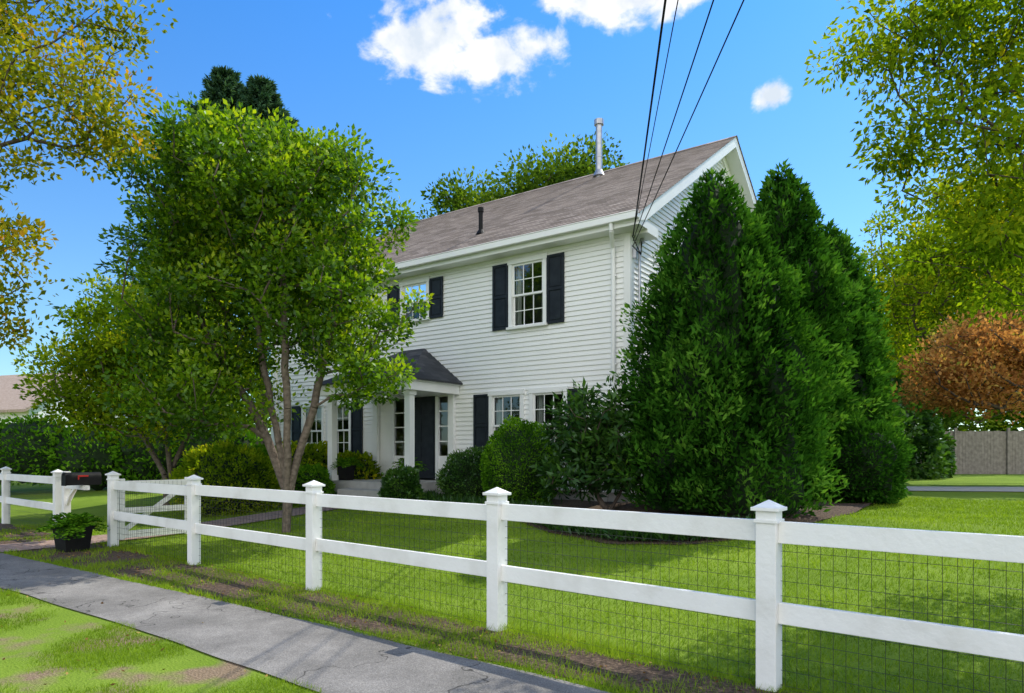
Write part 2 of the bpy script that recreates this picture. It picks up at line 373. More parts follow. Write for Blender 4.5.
mp.tube((-3.4,5.05,10.2),(-3.4,5.05,10.24),.105,n=16)
mp.obj('chimney_flue',[metal],house)
mp=MB(); mp.tube((-4.6,1.0,rz(1)-.1),(-4.6,1.0,rz(1)+.55),.055,n=12); mp.tube((-4.6,1.0,rz(1)+.55),(-4.6,1.0,rz(1)+.66),.075,n=12); mp.tube((-4.6,1,rz(1)-.02),(-4.6,1,rz(1)+.1),.13,.06,12)
mp.obj('vent_pipe',[blackm],house)
dsp=MB()
P=[(-.2,-.44,6.18),(-.2,-.42,6.02),(-.33,-.1,5.78),(-.33,-.08,5.6),(-.33,-.08,1.0),(-.33,-.25,.85)]
dsp.path(P,.045,8)
for z in(5.2,3.4,1.8): dsp.box(-.39,-.27,-.085,0,z,z+.03)
P=[(-W+.33,-.44,6.18),(-W+.33,-.1,5.78),(-W+.33,-.08,1.0)]; dsp.path(P,.045,8)
dsp.obj('downspout',[white],house)
cd=MB(); cd.path([(.12,.32,5.95),(.075,.3,5.8),(.075,.3,1.9)],.03,8); cd.box(.04,.2,.2,.42,1.6,2.0); cd.tube((.12,.32,5.9),(.12,.32,6.02),.06,.03,10)
cd.box(.04,.12,.05,.11,5.55,5.75); cd.obj('service_conduit',[metal],house)
po=MB(); px0,px1,pyf=-7.45,-4.45,-1.75
po.box(px0+.05,px1-.05,pyf+.12,-.045,-.1,.93,1)
po.box(-6.5,-4.85,pyf-.25,pyf+.118,-.1,.76,1)
for cx in(px1-.2,px0+.2):
    po.box(cx-.08,cx+.08,pyf+.15,pyf+.31,.931,3.0); po.box(cx-.11,cx+.11,pyf+.12,pyf+.34,.932,1.06); po.box(cx-.11,cx+.11,pyf+.12,pyf+.34,2.9,3.0)
    po.box(cx-.08,cx+.08,-.12,-.024,.931,3.0)
po.box(px0,px1,pyf,-.024,3.001,3.2)
po.box(px0-.05,px1+.05,pyf-.05,-.024,3.201,3.26)
po.obj('porch',[white,conc],house)
ht=4.22; a=1.15
A=[(px0-.1,pyf-.1,3.265),(px1+.1,pyf-.1,3.265),(px1+.1,-.0,3.265),(px0-.1,0,3.265)]; T0=(px0+a,-.0,ht); T1=(px1-a,-.0,ht)
fs=[([A[0],A[1],T1,T0],[(0,0),(3.2,0),(2.1,1.9),(1.1,1.9)]),([A[1],A[2],T1],[(0,0),(1.8,0),(1.8,1.5)]),([A[3],A[0],T0],[(0,0),(1.8,0),(0,1.5)])]
def low(p): return (p[0],p[1],p[2]-.04)
for q,r in((A[0],A[1]),(A[1],A[2]),(A[3],A[0])):
    fs.append(([low(q),low(r),r,q],[(0,0),(.1,0),(.1,.1),(0,.1)]))
uvobj(fs,'porch_roof',shingd,house)
dr=MB()
dr.box(dx0,dx1,.0,.05,dz,3.02)
for (z0,z1) in((dz+.12,1.75),(1.87,2.45),(2.55,2.92)):
    for (u0,u1) in((dx0+.1,dx0+.41),(dx1-.41,dx1-.1)):
        dr.box(u0,u1,-.012,.0-.0005,z0,z1)
dr.obj('front_door',[black],house)
kn=MB(); kn.tube((dx0+.07,0,1.95),(dx0+.07,-.06,1.95),.02,n=10); kn.tube((dx0+.07,-.06,1.95),(dx0+.07,-.1,1.95),.035,n=10); kn.obj('door_knob',[metal],house)
for (u0,u1) in((dx0-.1,dx0),(dx1,dx1+.1),(dx0-.62,dx0-.5),(dx1+.5,dx1+.62)): trim.box(u0,u1,-.05,.04,.95,3.0)
trim.box(dx0-.66,dx1+.66,-.07,.04,3.02,3.14)
for (u0,u1) in((dx0-.5,dx0-.1),(dx1+.1,dx1+.5)):
    trim.box(u0,u1,-.02,.03,.95,1.5)
    for z in(1.5,1.87,2.24,2.61,2.98): trim.box(u0,u1,-.015,.02,z,z+.03)
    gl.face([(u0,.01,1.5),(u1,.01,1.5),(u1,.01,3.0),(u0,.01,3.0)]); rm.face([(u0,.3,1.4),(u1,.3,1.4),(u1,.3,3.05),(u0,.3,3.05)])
sid.obj('clapboard_siding',[siding],house); trim.obj('trim',[white],house,bevel=.003); gl.obj('window_glass',[glass],house)
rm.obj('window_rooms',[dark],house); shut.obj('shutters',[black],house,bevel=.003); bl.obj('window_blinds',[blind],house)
# ---------------------------------------------------------------- fence
fence=empty('white_rail_fence',FM)
posts=[-22.6,-19.8,-17.0,-13.67,-11.0,-8.126,-5.216,-2.419,0,2.44,4.88,7.3,9.75]
pm=MB(); rl=MB(); wr=MB()
for i,x in enumerate(posts):
    h=.067; dzp=random.uniform(-.01,.01)
    pm.box(x-h,x+h,-h,h,-.2,1.22+dzp)
    pm.box(x-h-.012,x+h+.012,-h-.012,h+.012,1.14+dzp,1.165+dzp)
    z=1.221+dzp; w=.093
    pm.box(x-w,x+w,-w,w,z,z+.025)
    b=len(pm.v); pm.v+=[(x-w+.01,-w+.01,z+.0255),(x+w-.01,-w+.01,z+.0255),(x+w-.01,w-.01,z+.0255),(x-w+.01,w-.01,z+.0255),(x,0,z+.075)]
    for f in((0,1,4),(1,2,4),(2,3,4),(3,0,4)): pm.f.append(tuple(b+k for k in f)); pm.m.append(0)
for i in range(len(posts)-1):
    a,b=posts[i]+.067,posts[i+1]-.067
    if posts[i]==-13.67: continue
    j=random.uniform(-.012,.012)
    rl.box(a,b,-.022,.022,.99+j,1.135+j); rl.box(a,b,-.022,.022,.47-j,.61-j)
    xx=a+.03
    while xx<b:
        wr.tube((xx,.032,.03),(xx+random.uniform(-.003,.003),.032,1.06),.0018,n=3,cap=False); xx+=.075
    for z in np.arange(.04,1.06,.1): 
        m=(a+b)/2; dzz=random.uniform(-.008,.008)
        wr.tube((a,.034,z),(m,.034,z+dzz),.0018,n=3,cap=False); wr.tube((m,.034,z+dzz),(b,.034,z),.0018,n=3,cap=False)
pm.obj('posts',[fwhite],fence,bevel=.004); rl.obj('rails',[fwhite],fence,bevel=.004); wr.obj('wire_mesh',[wire],fence)
GM=FM@Matrix.Translation((-11.0,.09,0))@Matrix.Rotation(math.radians(88),4,'Z')
gate=empty('garden_gate',GM); g=MB()
g.box(0,.09,-.03,.03,.12,1.16); g.box(1.11,1.2,-.03,.03,.12,1.16); g.box(.091,1.109,-.025,.025,1.0,1.12); g.box(.091,1.109,-.025,.025,.14,.26)
g.box(.091,1.109,-.025,.025,.56,.66)
for (a,b) in(((.1,.27),(1.1,.99)),):
    d=Vector((b[0]-a[0],b[1]-a[1])).normalized(); n=Vector((-d.y,d.x))*.04
    g.prism([(a[0]-n.x,a[1]-n.y),(b[0]-n.x,b[1]-n.y),(b[0]+n.x,b[1]+n.y),(a[0]+n.x,a[1]+n.y)],'y',.026,.05)
g.obj('gate_frame',[fwhite],gate,bevel=.003)
gp=MB()
for z in(.3,1.0): gp.box(-.06,.1,.03,.038,z,z+.04)
gp.obj('hinges',[blackm],gate)
gw_=MB()
for x in np.arange(.13,1.1,.075): gw_.tube((x,-.03,.16),(x,-.03,1.1),.0018,n=3,cap=False)
for z in np.arange(.2,1.1,.1): gw_.tube((.05,-.03,z),(1.15,-.03,z),.0018,n=3,cap=False)
gw_.obj('wire_mesh',[wire],gate)
mbx=empty('mailbox',FM); p=MB()
p.box(-13.27,-13.15,-.06,.06,-.1,1.25); p.box(-13.149,-12.15,-.04,.04,.93,1.01)
p.prism([(-13.15,.6),(-13.15,.7),(-12.72,.93),(-12.84,.93)],'y',-.025,.025)
p.obj('post',[fwhite],mbx,bevel=.004)
b=MB(); cx=-12.35; r=.1; poly=[(cx-r,1.02),(cx+r,1.02)]+[(cx+r*math.cos(t),1.15+r*math.sin(t)) for t in np.linspace(0,math.pi,13)]
b.prism(poly,'y',-.3,.27); r2=.108
b.prism([(cx-r2,1.012),(cx+r2,1.012)]+[(cx+r2*math.cos(t),1.15+r2*math.sin(t)) for t in np.linspace(0,math.pi,13)],'y',-.318,-.301)
b.box(cx-.02,cx+.02,-.335,-.319,1.2,1.225); b.obj('box',[blackm],mbx)
b=MB(); b.box(cx+.101,cx+.106,-.12,-.1,1.12,1.17); b.box(cx+.101,cx+.106,-.12,.05,1.171,1.2); b.obj('flag',[redm],mbx)
def planter(name,x,y,z,w,h,mat):
    e=empty(name,Matrix.Translation((x,y,z))@Matrix.Rotation(fa+.1,4,'Z')); b=MB(); t=w*.82
    def ring(a,zz): return [(-a/2,-a/2,zz),(a/2,-a/2,zz),(a/2,a/2,zz),(-a/2,a/2,zz)]
    rs=[ring(t,0),ring(w,h-.05),ring(w+.04,h-.05),ring(w+.04,h),ring(w-.05,h),ring(w-.06,h-.06)]
    for A,B in zip(rs,rs[1:]):
        for i in range(4): b.face([A[i],A[(i+1)%4],B[(i+1)%4],B[i]])
    b.face(rs[-1],1); b.face(rs[0]); b.obj('pot',[mat,mulch],e); return e
pl=planter('fern_planter',*(FM@Vector((-10.95,-.62,0)))[:2],.01,.42,.4,blackm)
# ---------------------------------------------------------------- leaf materials
L_main=leafmat('leaf_green',[(0,(.018,.055,.004)),(.4,(.08,.18,.008)),(.7,(.2,.34,.012)),(1,(.4,.48,.02))],.44,(1.7,1.6,.4),.03)
L_oak=leafmat('leaf_oak',[(0,(.02,.05,.008)),(.4,(.065,.13,.014)),(.75,(.15,.24,.02)),(1,(.27,.34,.035))],.35,(1.6,1.6,.5))
L_yel=leafmat('leaf_yellowgreen',[(0,(.05,.09,.006)),(.4,(.15,.25,.012)),(.75,(.3,.38,.018)),(1,(.52,.46,.02))],.5,(1.5,1.45,.4))
L_aut=leafmat('leaf_turning',[(0,(.06,.09,.01)),(.4,(.18,.23,.015)),(.75,(.4,.36,.025)),(1,(.52,.26,.03))],.5,(1.5,1.4,.5))
L_cop=leafmat('leaf_copper',[(0,(.14,.08,.03)),(.3,(.38,.18,.06)),(.7,(.6,.34,.12)),(1,(.34,.4,.06))],.5,(1.4,1.2,.7))
L_arb=leafmat('leaf_arborvitae',[(0,(.006,.028,.004)),(.45,(.028,.1,.01)),(.8,(.06,.175,.018)),(1,(.12,.26,.03))],.25,(1.5,1.5,.6))
L_box=leafmat('leaf_boxwood',[(0,(.02,.07,.006)),(.5,(.08,.21,.012)),(1,(.19,.36,.02))],.3)
L_dk=leafmat('leaf_dark',[(0,(.012,.04,.008)),(.5,(.04,.11,.014)),(1,(.11,.21,.025))],.25,gloss=.04)
L_rho=leafmat('leaf_rhododendron',[(0,(.008,.028,.006)),(.5,(.028,.08,.012)),(1,(.07,.16,.02))],.2,gloss=.025)
L_spr=leafmat('leaf_spruce',[(0,(.02,.055,.035)),(.5,(.05,.11,.065)),(1,(.1,.18,.1))],.2)
L_grass=leafmat('grass_blade',[(0,(.09,.155,.013)),(.4,(.18,.285,.022)),(.75,(.28,.39,.035)),(1,(.45,.46,.12))],.42,(1.4,1.4,.5))
L_litter=leafmat('dead_leaf',[(0,(.1,.05,.02)),(.5,(.25,.14,.05)),(1,(.4,.3,.1))],.1)
# ---------------------------------------------------------------- tree generator
def ell(n,c,r,shell=.45):
    d=nrmz(rng.normal(size=(n,3))); q=rng.random(n)**shell
    return np.array(c)+d*q[:,None]*np.array(r)
def tree(name,base,trunks,lobes,nclump,nleaf,cr,L,Wd,mat,bk,r0=.006,droop=0,pexp=2.35,spread=.9,parent=None,up=.3,shell=.45):
    e=parent or empty(name,Matrix.Translation(base)); B=np.array(base)
    vol=np.array([(l[3]*l[4]*l[5])**.8 for l in lobes]); vol/=vol.sum()
    C=np.concatenate([ell(max(1,int(nclump*v)),l[:3],l[3:6],shell) for v,l in zip(vol,lobes)])
    nodes=[];par=[]
    for tr in trunks:
        prev=-1
        for k in range(len(tr)-1):
            a,b_=np.array(tr[k]),np.array(tr[k+1]); ns=max(1,int(np.linalg.norm(b_-a)/.3))
            for s in range(ns):
                p=a+(b_-a)*s/ns+rng.normal(size=3)*.015
                nodes.append(p);par.append(prev);prev=len(nodes)-1
        nodes.append(np.array(tr[-1]));par.append(prev)
    t0=np.array(trunks[0][0]); dist=[np.linalg.norm(n-t0) for n in nodes]
    C=C[np.argsort(np.linalg.norm(C-t0,axis=1))]
    ends=[]
    N=np.array(nodes); Dn=np.array(dist)
    for c in C:
        d=np.linalg.norm(N-c,axis=1); cost=d+.22*Dn+1.2*np.maximum(0,N[:,2]-c[2]+.25*d)
        lowpen=np.where(Dn<.9,3,0); i=int(np.argmin(cost+lowpen)); p=N[i]; L_=d[i]; ns=max(1,int(L_/.35)); prev=i; new=[];nd=[]
        side=rng.normal(size=3)*.08*L_
        for s in range(1,ns+1):
            t=s/ns; q=p+(c-p)*t+side*math.sin(math.pi*t)+np.array([0,0,.12*L_*math.sin(math.pi*t)])+(rng.normal(size=3)*.03 if s<ns else 0)
            nodes.append(q);par.append(prev);prev=len(nodes)-1;new.append(q);nd.append(Dn[i]+L_*t)
        N=np.vstack([N,new]);Dn=np.append(Dn,nd); ends.append(prev)
    R=np.zeros(len(nodes)); 
    for x in ends: R[x]+=r0**pexp
    for i in range(len(nodes)-1,-1,-1):
        R[i]=max(R[i],(r0*.8)**pexp)
        if par[i]>=0: R[par[i]]+=R[i]
    R=R**(1/pexp)
    mb=MB()
    for i,pi in enumerate(par):
        if pi>=0: mb.tube(N[pi]-B,N[i]-B,R[pi] if R[pi]<R[i]*1.5 else R[i]*1.15,R[i],n=9 if R[i]>.03 else 4,cap=False)
        else:
            mb.tube(N[i]-B-np.array([0,0,.3]),N[i]-B,R[i]*1.3,R[i],n=9,cap=False)
    mb.obj('trunk',[bk],e,smooth=True)
    n=len(C)*nleaf; ci=np.repeat(np.arange(len(C)),nleaf)
    cs=cr*(.6+.8*rng.random(len(C)))[ci][:,None]
    off=rng.normal(size=(n,3)); off=off/np.maximum(1,np.linalg.norm(off,axis=1,keepdims=True)/1.7)
    P=C[ci]+off*cs*np.array([1,1,.65])*spread
    D=off*.7+rng.normal(size=(n,3))*.6+np.array([0,0,up-droop])
    s=(.65+.6*rng.random(n)); rn=.55*rng.random(len(C))[ci]+.4*rng.random(n)
    rn=rn+ (off[:,2]*.12)
    leaves('foliage',P-B,D,L*s,Wd*s,rn,mat,e)
    return e
def shrub(name,base,lobes,n,L,Wd,mat,rough=.15,corek=.8,nsc=2.5,up=.3,parent=None,stem=True):
    e=parent or empty(name,Matrix.Translation(base)); B=Vector(base)
    area=np.array([(l[3]*l[4]+l[3]*l[5]+l[4]*l[5]) for l in lobes]); area=area/area.sum(); PP=[];DD=[];RR=[]
    mb=MB()
    for v,l in zip(area,lobes):
        k=int(n*v); d=nrmz(rng.normal(size=(k,3)))
        nz=np.array([noise.noise(Vector(x*nsc*max(l[3:6]))+Vector(l[:3])*3+B) for x in d])
        nz2=np.array([noise.noise(Vector(x*nsc*3*max(l[3:6]))+B) for x in d])
        q=(1+rough*nz*1.6+rough*.6*nz2)*(.86+.16*rng.random(k)); P=np.array(l[:3])+d*q[:,None]*np.array(l[3:6])
        PP.append(P);DD.append(d+rng.normal(size=(k,3))*.55+np.array([0,0,up]));RR.append(.45+.5*nz+.35*nz2+.42*(rng.random(k)-.5))
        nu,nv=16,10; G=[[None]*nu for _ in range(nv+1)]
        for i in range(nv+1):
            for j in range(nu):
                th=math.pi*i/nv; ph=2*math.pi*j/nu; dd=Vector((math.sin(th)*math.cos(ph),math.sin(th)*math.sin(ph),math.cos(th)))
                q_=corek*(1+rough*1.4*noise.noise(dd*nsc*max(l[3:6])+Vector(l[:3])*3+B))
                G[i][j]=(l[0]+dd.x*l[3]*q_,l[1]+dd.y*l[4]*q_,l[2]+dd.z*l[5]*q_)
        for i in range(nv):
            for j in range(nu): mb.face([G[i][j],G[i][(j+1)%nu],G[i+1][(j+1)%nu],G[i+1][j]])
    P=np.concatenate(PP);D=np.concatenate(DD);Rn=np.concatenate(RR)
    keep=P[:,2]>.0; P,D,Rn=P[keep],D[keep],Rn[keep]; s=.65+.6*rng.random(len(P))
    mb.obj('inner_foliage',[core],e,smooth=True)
    leaves('foliage',P,D,L*s,Wd*s,Rn,mat,e)
    if stem:
        t=MB()
        for i in range(5):
            a=2*math.pi*i/5; l=lobes[0]; t.tube((.06*math.cos(a)+l[0]*.3,.06*math.sin(a)+l[1]*.3,-.1),(l[0]+l[3]*.4*math.cos(a),l[1]+l[4]*.4*math.sin(a),l[2]),.025,.012,6)
        t.obj('stems',[barkd],e)
    return e
def arb(name,x,y,h,R,n,L=.13,Wd=.05,tips=None):
    z0=gz(x,y); e=empty(name,Matrix.Translation((x,y,z0)))
    PP=[];DD=[];RR=[]; mb=MB()
    tips=tips or [(0,0,h,R)]
    tot=sum(t[3]*t[2] for t in tips)
    def prof(t): return np.interp(t,[0,.06,.2,.4,.6,.8,.93,1],[.72,.86,1,1,.88,.62,.32,.04])
    for (ox,oy,hh,rr) in tips:
        k=int(n*rr*hh/tot); t=rng.random(k*3); t=t[rng.random(k*3)<prof(t)][:k]; k=len(t)
        a=rng.random(k)*2*math.pi; r=prof(t)*rr
        nz=np.array([noise.noise(Vector((math.cos(aa)*rr*1.7+ox*5,math.sin(aa)*rr*1.7+oy*3,tt*hh*.9+x))) for aa,tt in zip(a,t)])
        nz2=np.array([noise.noise(Vector((math.cos(aa)*rr*4.5,math.sin(aa)*rr*4.5+ox,tt*hh*3+y))) for aa,tt in zip(a,t)])
        q=(1+.6*nz+.42*nz2)*(.78+.26*rng.random(k))
        P=np.stack([ox+np.cos(a)*r*q,oy+np.sin(a)*r*q,.1+t*hh+.14*nz2],1)
        D=np.stack([np.cos(a)*.55,np.sin(a)*.55,np.full(k,.55)],1)+rng.normal(size=(k,3))*.45
        PP.append(P);DD.append(D);RR.append(.4+.75*nz2+.5*nz+.45*(rng.random(k)-.5))
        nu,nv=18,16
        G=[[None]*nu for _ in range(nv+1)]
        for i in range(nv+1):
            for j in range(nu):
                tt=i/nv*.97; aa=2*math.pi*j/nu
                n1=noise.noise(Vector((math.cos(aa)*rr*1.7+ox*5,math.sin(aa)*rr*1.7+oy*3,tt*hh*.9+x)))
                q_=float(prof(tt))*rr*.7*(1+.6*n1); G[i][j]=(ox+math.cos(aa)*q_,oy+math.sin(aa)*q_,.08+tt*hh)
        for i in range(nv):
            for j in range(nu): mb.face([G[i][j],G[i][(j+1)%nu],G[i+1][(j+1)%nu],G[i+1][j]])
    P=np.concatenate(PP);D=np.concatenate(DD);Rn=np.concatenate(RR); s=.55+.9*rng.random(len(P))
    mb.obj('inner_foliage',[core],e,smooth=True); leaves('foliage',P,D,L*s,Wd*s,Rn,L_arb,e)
    t=MB(); t.tube((0,0,-.2),(0,0,.8),.1,.08,10); t.obj('trunk',[barkd],e)
    return e
bx_,by_=-4.05,12.3; b0=gz(bx_,by_)
def W3(u,v,Y): return ((u-512)/682.7*Y,Y,1.6+(453-v)/682.7*Y)
T=[[(bx_,by_,b0),(bx_+.02,by_,b0+.8),(bx_-.15,by_,b0+1.6),(bx_-.5,by_+.1,3.4),(bx_-.8,by_+.2,5.2),(bx_-.9,by_,6.8)],
   [(bx_,by_,b0),(bx_+.05,by_-.05,b0+.75),(bx_+.5,by_-.1,2.4),(bx_+.9,by_,4.2),(bx_+1.1,by_+.1,6.0)],
   [(bx_,by_,b0),(bx_,by_+.05,b0+.7),(bx_-.6,by_+.3,2.2),(bx_-1.5,by_+.3,3.6)],
   [(bx_,by_,b0),(bx_+.03,by_-.08,b0+.7),(bx_+.12,by_-.4,2.4),(bx_+.15,by_-.7,4.4),(bx_+.1,by_-.4,6.4)]]
lob=[(-4.8,12.3,6.2,2.0,1.8,1.4),(-3.35,12.3,5.8,1.5,1.6,1.3),(-5.4,12.4,4.5,1.7,1.6,1.3),(-3.2,12.2,4.3,1.5,1.6,1.1),(-2.6,12.2,3.0,.85,1.0,.55),(-5.5,12.2,2.8,1.5,1.3,.8),(-5.0,12.3,7.0,1.3,1.0,.65),(-3.7,12.3,6.8,1.0,.9,.55)]
tree('yard_tree',(bx_,by_,b0),T,lob,660,98,.235,.105,.06,L_main,bark,r0=.0078,shell=.4)
bx_,by_=-8.7,17.2; b1=gz(bx_,by_)
T=[[(bx_,by_,b1),(bx_+.1,by_,b1+.9),(bx_-.2,by_,3.2),(bx_-.3,by_,4.8)],[(bx_,by_,b1),(bx_,by_+.1,b1+.8),(bx_+.9,by_,2.9),(bx_+1.3,by_,4.2)],[(bx_,by_,b1),(bx_,by_-.1,b1+.8),(bx_-1,by_,2.7),(bx_-2,by_,3.8)]]
tree('garden_tree',(bx_,by_,b1),T,[(-8.9,17.2,4.5,2.0,1.8,1.6),(-10.2,17,3.7,1.7,1.6,1.2),(-7.6,17,3.4,1.5,1.5,1.3),(-9,17,2.6,2.3,1.6,.7)],360,88,.3,.13,.07,L_yel,bark,r0=.008)
tree('maple_tree',(-10.8,9.6,0),[[(-10.8,9.6,0),(-10.7,9.6,2.2),(-10.4,9.5,4.4),(-10.2,9.4,7),(-10,9.4,9)],[(-10.65,9.6,3),(-9.3,9.3,4.6),(-7.8,9.1,5.4),(-6.4,9,5.75)],[(-10.4,9.5,4.2),(-8.8,9.2,6.2),(-7.2,9,7.2)]],
     [(-6.9,9.1,7.4,1.9,1.6,.9),(-6.4,9.0,6.3,1.5,1.2,.6),(-5.9,9,5.75,1.0,.9,.3),(-7.0,9,5.1,.9,1.0,.6),(-6.8,9,4.3,.75,.8,.5),(-7.1,9,3.4,.7,.8,.4),(-10.5,9.5,8,2.6,2.4,2.0),(-11.5,9.5,6,2.2,2,1.8)],560,85,.2,.085,.052,L_aut,barkd,r0=.005)
tree('honey_locust_tree',(10.6,7.2,.35),[[(10.6,7.2,.35),(10.4,7.2,3),(10.2,7.2,6),(10,7.2,8.5)],[(10.45,7.2,3.2),(8.8,7.2,4.8),(7.2,7.3,5.9),(5.9,7.4,6.3)],[(10.45,7.2,2.6),(8.6,7.5,3.8),(7,7.6,4.6),(5.9,7.6,4.8)]],
     [(5.5,7.4,6.2,1.3,1.2,.75),(4.3,7.4,6.1,.8,.8,.45),(5.3,7.5,5.0,1.2,1.1,.75),(4.4,7.5,5.2,.6,.6,.35),(5.3,7.6,4.1,.9,1,.45),(6,7.6,3.4,.6,.8,.4),(7.6,7.4,5.6,1.3,1.4,1.2),(10,7.2,8,2.4,2.2,1.8)],760,80,.2,.085,.042,L_yel,barkd,r0=.004,droop=.8)
arb('arborvitae',3.45,11.7,5.7,1.38,60000,.11,.042,tips=[(0.0,0,5.75,1.15),(.5,-.15,4.7,1.12),(-.42,.1,4.4,1.02)])
arb('arborvitae',5.9,14.9,7.1,1.2,32000,.14,.055)
arb('arborvitae',8.6,18.6,7.1,1.3,22000,.17,.07)
arb('arborvitae',7.8,17.0,5.4,1.2,14000,.17,.07)
def hp(x,y): 
    p=HM@Vector((x,y,0)); return (p.x,p.y,gz(p.x,p.y))
shrub('yew_shrub',(7.0,13.7,gz(7,13.7)),[(0,0,.75,.8,.8,.9),(.4,.9,.6,.55,.7,.8)],14000,.1,.04,L_arb,.25)
shrub('boxwood_shrub',hp(-1.75,-1.35),[(0,0,.78,.78,.78,.98)],17000,.05,.028,L_box,.06,.88)
shrub('boxwood_shrub',hp(-3.25,-1.0),[(0,0,.5,.72,.68,.62)],11000,.055,.03,L_dk,.16,.82)
shrub('hydrangea_shrub',hp(-8.6,-1.3),[(0,0,.6,1.0,.8,.75),(1.2,.2,.5,.8,.7,.6)],10000,.1,.07,L_yel,.2,.82)
shrub('hydrangea_shrub',hp(-10.7,-1.2),[(0,0,.55,1.0,.8,.7)],7000,.1,.07,L_box,.2,.82)
shrub('spirea_shrub',(-6.5,15.6,gz(-6.5,15.6)),[(0,0,.6,1.15,1.0,.9)],13000,.08,.045,L_yel,.16,.82)
shrub('foundation_shrub',hp(-4.3,-2.1),[(0,0,.35,.45,.42,.45)],5000,.08,.04,L_dk,.3,.7)
shrub('porch_shrub',hp(-7.2,-2.2),[(0,0,.4,.5,.5,.5)],4500,.08,.045,L_box,.3,.75)
p=hp(.3,-1.5); q=Vector(p)
tree('rhododendron',p,[[p,(q.x,q.y,q.z+.4)],[p,(q.x-.5,q.y,q.z+.9)],[p,(q.x+.5,q.y-.1,q.z+.9)]],
     [(q.x-.15,q.y,q.z+1.55,.9,.8,.75),(q.x-.5,q.y-.1,q.z+.8,.7,.7,.55),(q.x+.45,q.y-.2,q.z+.85,.7,.6,.5)],190,32,.13,.17,.055,L_rho,barkd,r0=.006,up=.1)
n=16000; hx=rng.uniform(-7.6,3.2,n); hy=np.interp(hx,BX,BY)+rng.uniform(.05,.75,n)
g=np.array([noise.noise(Vector((a*1.4,b*1.4,2))) for a,b in zip(hx,hy)]); k=g>-.22; hx,hy=hx[k],hy[k]; n=len(hx)
px_=HO.x+hx*math.cos(ha)-hy*math.sin(ha); py_=HO.y+hx*math.sin(ha)+hy*math.cos(ha)
leaves('ground_cover',np.stack([px_,py_,gzv(px_,py_)+.02+.1*rng.random(n)],1),np.stack([rng.normal(size=n)*.6,rng.normal(size=n)*.6,np.full(n,.8)],1),.12+.12*rng.random(n),.02+.02*rng.random(n),rng.random(n)*.7,L_dk)
def tuft(name,parent,z,n,L,Wd,mat,rr=.15):
    a=rng.random(n)*2*math.pi; el=rng.random(n)*1.1+.2
    D0=np.stack([np.cos(a)*np.cos(el),np.sin(a)*np.cos(el),np.sin(el)],1); P0=np.stack([np.cos(a)*rr*rng.random(n),np.sin(a)*rr*rng.random(n),np.full(n,z)],1)
    PP=[];DD=[]
    for k in range(12):
        t=(k+1)/12; c=P0+D0*L*t+np.array([0,0,-.45*L])*t*t
        for sgn in(-1,1):
            s=np.stack([-np.sin(a),np.cos(a),np.zeros(n)],1)*sgn
            PP.append(c);DD.append(s+D0*.5)
    P=np.concatenate(PP);D=np.concatenate(DD); m=len(P)
    leaves(name,P,D,np.full(m,Wd)*(.6+.6*rng.random(m)),np.full(m,Wd*.35),rng.random(m)*.8,mat,parent)
tuft('fern',pl,.36,90,.45,.08,L_box,.12)
pp=hp(-4.9,-1.3); pt=planter('door_planter',pp[0],pp[1],.935,.3,.36,blackm); tuft('fern',pt,.34,40,.4,.07,L_box,.08)
pp=hp(-7.0,-1.3); pt=planter('door_planter',pp[0],pp[1],.935,.3,.36,blackm); tuft('fern',pt,.34,40,.4,.07,L_box,.08)
# ---------------------------------------------------------------- background vegetation
def lobe(u,v,Y,ru,rv,ry=None):
    x,y,z=W3(u,v,Y); k=Y/682.7; return (x,y,z,ru*k,ry or ru*k,rv*k)
def far(name,lobes,ncl,nl,cr,L,mat,bk=barkd,tx=None):
    c=lobes[0]; x=tx if tx is not None else c[0]; base=(x,c[1],.6)
    return tree(name,base,[[base,(x,c[1],c[2]*.5),(x*.6+c[0]*.4,c[1],c[2])]],lobes,ncl,nl,cr,L,L*.6,mat,bk,r0=.012)
far('oak_tree',[lobe(570,203,34,68,32,4),lobe(490,225,34,70,26,4)],240,130,.7,.22,L_oak)
far('birch_tree',[lobe(975,270,24,85,60,2.5),lobe(900,262,24,45,50,1.5),lobe(1060,230,24,60,90,2.5),lobe(1000,205,23,75,45,2),lobe(900,330,26,40,60,1.6)],480,75,.38,.15,L_yel,tx=21.5)
far('copper_beech_tree',[lobe(1000,352,19,60,38,2.2),lobe(945,378,19,38,32,1.4),lobe(1060,365,19,50,45,2),lobe(1000,395,18.5,50,18,1.4)],300,75,.27,.12,L_cop,tx=17.2)
far('maple_tree',[lobe(915,340,38,60,95,4),lobe(985,330,40,70,110,4),lobe(870,340,40,45,80,3)],380,90,.8,.28,L_oak)
far('linden_tree',[lobe(1060,330,44,70,110,5),lobe(1140,300,44,60,130,5)],160,70,1.1,.4,L_yel)
def spruce(name,x,y,h,R):
    z0=.6; e=empty(name,Matrix.Translation((x,y,z0))); n=40000
    t=.15+.85*rng.random(n)**.6; nt_=32; tier=np.floor(t*nt_)/nt_
    aa=(np.floor(rng.random(n)*8)+ (tier*7.3)%1+rng.normal(size=n)*.09)/8*2*math.pi
    lim=(1.02-tier)*R*(.75+.4*((tier*13.7+np.floor(aa*3)*.37)%1)); r=lim*rng.random(n)**.6
    P=np.stack([np.cos(aa)*r,np.sin(aa)*r,tier*h+r*.22-rng.random(n)*.25+.1],1)
    D=np.stack([np.cos(aa),np.sin(aa),-.1+0*aa],1)+rng.normal(size=(n,3))*.5
    leaves('foliage',P,D,np.full(n,.32),np.full(n,.08),rng.random(n),L_spr,e)
    b=MB(); b.tube((0,0,-.3),(0,0,h),.3,.02,10)
    b.obj('trunk',[barkd],e)
spruce('spruce_tree',-11.0,30,17.6,8.0)
spruce('spruce_tree',-13.0,31,18.6,8.0)
hl=[]
